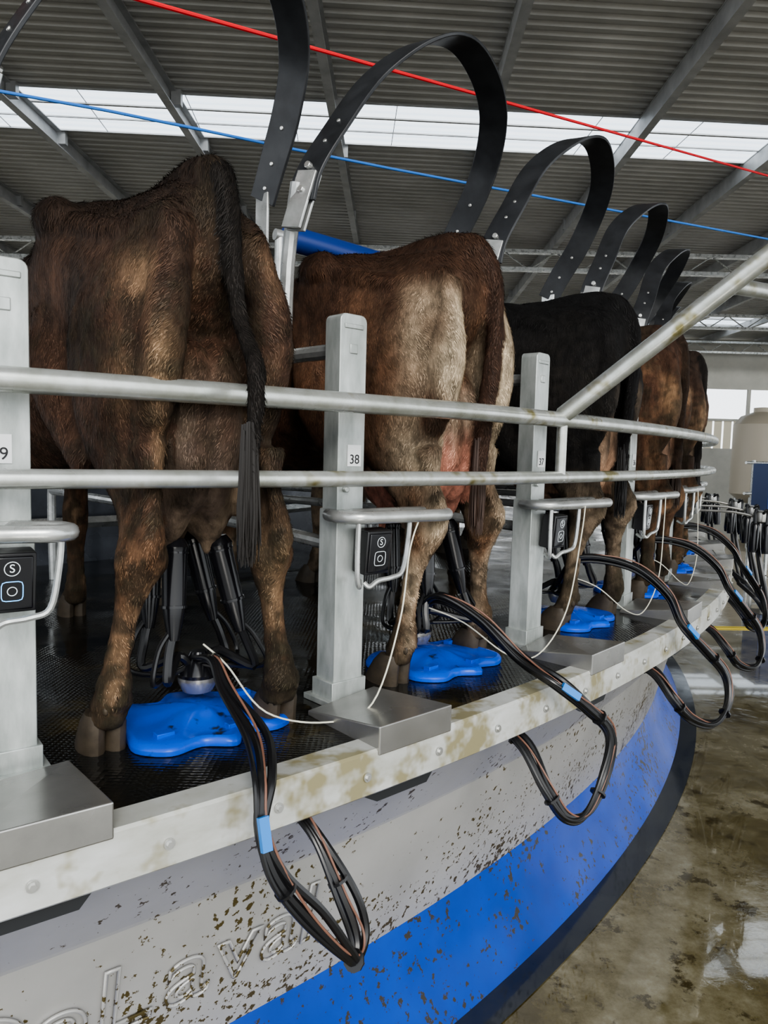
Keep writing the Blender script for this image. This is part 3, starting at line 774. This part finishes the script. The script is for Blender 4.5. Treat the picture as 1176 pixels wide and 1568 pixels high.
# ------------------------------------------------------------------ milking clusters
def cluster(phi, hose, cord=None, claw=(0.0, 8.10), Rt=8.25):
    x = et(phi); y = er(phi); base = P(phi, 0, DECK)
    def L(fx, ly, z): return P(phi, Rt-fx, DECK+z)-x*ly
    cl = V((CX, CY, 0))+er(phi)*claw[1]+x*claw[0]; cl.z = DECK+.10
    e = empty('milking_cluster', cl); mb = MB()
    for sx, sy in ((.12, .052), (.12, -.052), (.26, .052), (.26, -.052)):
        top = L(sx, sy, .44); lo = L(sx-.03, sy*(1.3 if sy > 0 else 1.8), .235)
        d = (lo-top).normalized()
        mb.sweep([top, top+d*.02, top+d*.03, top+d*.15, top+d*.18, lo+d*.02], [.022, .032, .029, .026, .022, .013], 0, 16, 0)
        mb.cyl(top+d*.03, top+d*.034, .031, 0, 16); mb.cyl(top+d*.15, top+d*.156, .029, 0, 16)
        side = -x*math.copysign(1, sy)
        mb.sweep([lo, lo+d*.05+side*.01, lo+d*.11+side*.012, cl+UP*.06+side*.05, cl+UP*.03+side*.02], .0105, 1, 8, 5)
        mb.sweep([lo+side*.01, lo+d*.04+side*.035, lo+d*.11+side*.045, cl+UP*.02+side*.07, cl+UP*.04+side*.01], .006, 1, 8, 5)
    rings = []
    for r, z in ((.01, -.035), (.035, -.03), (.045, -.01), (.046, .0), (.046, .008)):
        rings.append([cl+V((r*math.cos(k*math.pi/10), r*math.sin(k*math.pi/10), z)) for k in range(20)])
    mb.rings(rings, 2)
    rings = []
    for r, z in ((.047, .006), (.048, .014), (.040, .028), (.028, .045), (.018, .065)):
        rings.append([cl+V((r*math.cos(k*math.pi/10), r*math.sin(k*math.pi/10), z)) for k in range(20)])
    mb.rings(rings, 0)
    offs = ((0, 0, .0105, 1), (.018, .004, .009, 1), (.009, .010, .0026, 3), (.008, -.012, .007, 1), (-.014, .006, .0055, 1))
    for q, (ox, oz, r, mi) in enumerate(offs):
        pts = []
        for k, (dp, R, z) in enumerate(hose):
            wob = 1+.6*math.sin(k*1.7+q*2.1+phi)
            pts.append(V((CX, CY, CAMZ))+er(phi+dp)*(R+oz*.8)+UP*(z+oz*wob)+et(phi+dp)*ox*wob)
        mb.sweep(pts, r, mi, 8, 7)
    pts = catmull([V((CX, CY, CAMZ))+er(phi+dp)*R+UP*z for dp, R, z in hose], 7)
    for k in (int(len(pts)*.45), int(len(pts)*.62), int(len(pts)*.8), int(len(pts)*.93)):
        a, b = pts[k], pts[min(k+1, len(pts)-1)]; t = (b-a).normalized()
        mb.cyl(a-t*.003+et(phi)*.004, a+t*.003+et(phi)*.004, .0225, 1, 10)
    k = int(len(pts)*.36); a = pts[k]; t = (pts[k+1]-pts[k-1]).normalized()
    w = t.cross(er(phi)).normalized(); mb.box(a+er(phi)*.018, (w, t.cross(w), t), (.010, .005, .03), 4)
    if cord:
        mb.sweep([V((CX, CY, CAMZ))+er(phi+dp)*R+UP*z for dp, R, z in cord], .0022, 5, 6, 7)
    mb.build('cups_claw_hoses', [GLOSS, HOSE, STAIN, HOSEO, TAGB, CREAM], e)
h1 = [(.1, 8.12, -.50), (.05, 8.2, -.485), (-.05, 8.28, -.53), (-.1, 8.42, -.585), (-.45, 8.545, -.615), (-.6, 8.58, -.69), (-.45, 8.60, -.78), (0.0, 8.61, -.88), (.55, 8.61, -.985), (.8, 8.60, -1.02),
      (.93, 8.58, -.99), (.8, 8.56, -.91), (.6, 8.50, -.80), (.5, 8.42, -.755), (.45, 8.36, -.75)]
c1 = [(.1, 8.14, -.46), (.3, 8.2, -.50), (.7, 8.28, -.60), (1.6, 8.34, -.635), (2.3, 8.38, -.60), (3.0, 8.36, -.42), (3.4, 8.33, -.25), (3.7, 8.32, -.17)]
cluster(-50.05, h1, c1, claw=(0.02, 8.1))
h2 = [(-.4, 8.12, -.50), (-.5, 8.2, -.42), (-.2, 8.32, -.47), (.0, 8.45, -.57), (.05, 8.56, -.61), (.6, 8.61, -.68), (1.15, 8.64, -.77), (1.0, 8.64, -.88), (.4, 8.64, -.96), (-.1, 8.62, -.95), (-.35, 8.58, -.88), (-.3, 8.5, -.79), (-.3, 8.4, -.74)]
c2 = [(-.4, 8.14, -.46), (0, 8.25, -.50), (.8, 8.33, -.60), (1.8, 8.35, -.62), (2.8, 8.36, -.50), (3.6, 8.34, -.28), (3.9, 8.33, -.17)]
cluster(-44.4, h2, c2, claw=(-.04, 8.1))
h3 = [(-.5, 8.12, -.50), (-.8, 8.22, -.38), (-.1, 8.38, -.40), (.3, 8.5, -.50), (.3, 8.56, -.60), (.8, 8.62, -.69), (1.4, 8.68, -.80), (1.3, 8.70, -.90), (.7, 8.68, -.96), (.1, 8.62, -.93), (-.4, 8.58, -.86), (-.3, 8.5, -.78), (-.3, 8.4, -.74)]
cluster(-38.3, h3, c2)
cluster(-32.3, h3, c2)
cluster(-26.3, h3, None)
def hung(phi, R=8.56):
    x = et(phi); y = er(phi); o = P(phi, R, CAMZ-.36)
    e = empty('hanging_milking_cluster', o); mb = MB()
    mb.sweep([o-y*.35+UP*.03, o-y*.15+UP*.03, o], .008, 2, 8, 3)
    mb.rings([[o+V((r*math.cos(k*math.pi/8), r*math.sin(k*math.pi/8), z)) for k in range(16)] for r, z in ((.01, .05), (.04, .035), (.045, .01), (.04, -.02), (.015, -.035))], 2)
    for k, (a, b) in enumerate(((-.1, .03), (-.05, -.03), (.05, .04), (.11, -.02))):
        top = o+x*a+y*b-UP*.03
        mb.sweep([o+UP*.01, o+x*a*.8+y*b+UP*.05, top], .009, 1, 8, 4)
        d = (x*a*.7+y*b*.7-UP).normalized()
        mb.sweep([top, top+d*.02, top+d*.15, top+d*.18], [.016, .026, .028, .024], 0, 12, 0)
    for s in (-1, 1):
        mb.sweep([o, o+x*.06*s-UP*.2, o+x*.1*s+y*.05-UP*.45, o+x*.02*s+y*.08-UP*.62, o-x*.08*s-UP*.5, o-y*.1-UP*.42], .012, 1, 8, 6)
    mb.build('cluster_body', [GLOSS, HOSE, STAIN], e)
for p in (-22.5, -19.0, -14.5, -9): hung(p, 8.66)

# ------------------------------------------------------------------ light, world, camera
w = bpy.data.worlds.new('World'); bpy.context.scene.world = w; w.use_nodes = True
nt = w.node_tree; bg = nt.nodes['Background']
sky = nt.nodes.new('ShaderNodeTexSky'); sky.sky_type = 'HOSEK_WILKIE'; sky.turbidity = 6
sky.sun_direction = V((0.35, -0.8, 0.6)).normalized()
mx = nt.nodes.new('ShaderNodeMix'); mx.data_type = 'RGBA'; mx.inputs[0].default_value = 0.75
nt.links.new(sky.outputs[0], mx.inputs[6]); mx.inputs[7].default_value = (0.92, 0.96, 1.0, 1)
nt.links.new(mx.outputs[2], bg.inputs['Color']); bg.inputs['Strength'].default_value = 3.1
sl = bpy.data.lights.new('sun', 'SUN'); sl.energy = 1.8; sl.angle = math.radians(22); sl.color = (1, .96, .9)
so = bpy.data.objects.new('sun', sl); SC.objects.link(so)
so.rotation_euler = (-V((0.25, -0.85, 0.50))).to_track_quat('-Z', 'Y').to_euler()
try: bpy.context.scene.view_settings.look = 'AgX - Medium High Contrast'
except Exception as ex: print(ex)
cam = bpy.data.cameras.new('camera'); co = bpy.data.objects.new('camera', cam); SC.objects.link(co)
cam.sensor_fit = 'VERTICAL'; cam.sensor_height = 36; cam.lens = 26.0; cam.clip_start = 0.02
co.matrix_world = Matrix.Translation((0, 0, CAMZ)) @ Matrix.Rotation(math.radians(90-4.75), 4, 'X') @ Matrix.Rotation(math.radians(1.5), 4, 'Z')
bpy.context.scene.camera = co
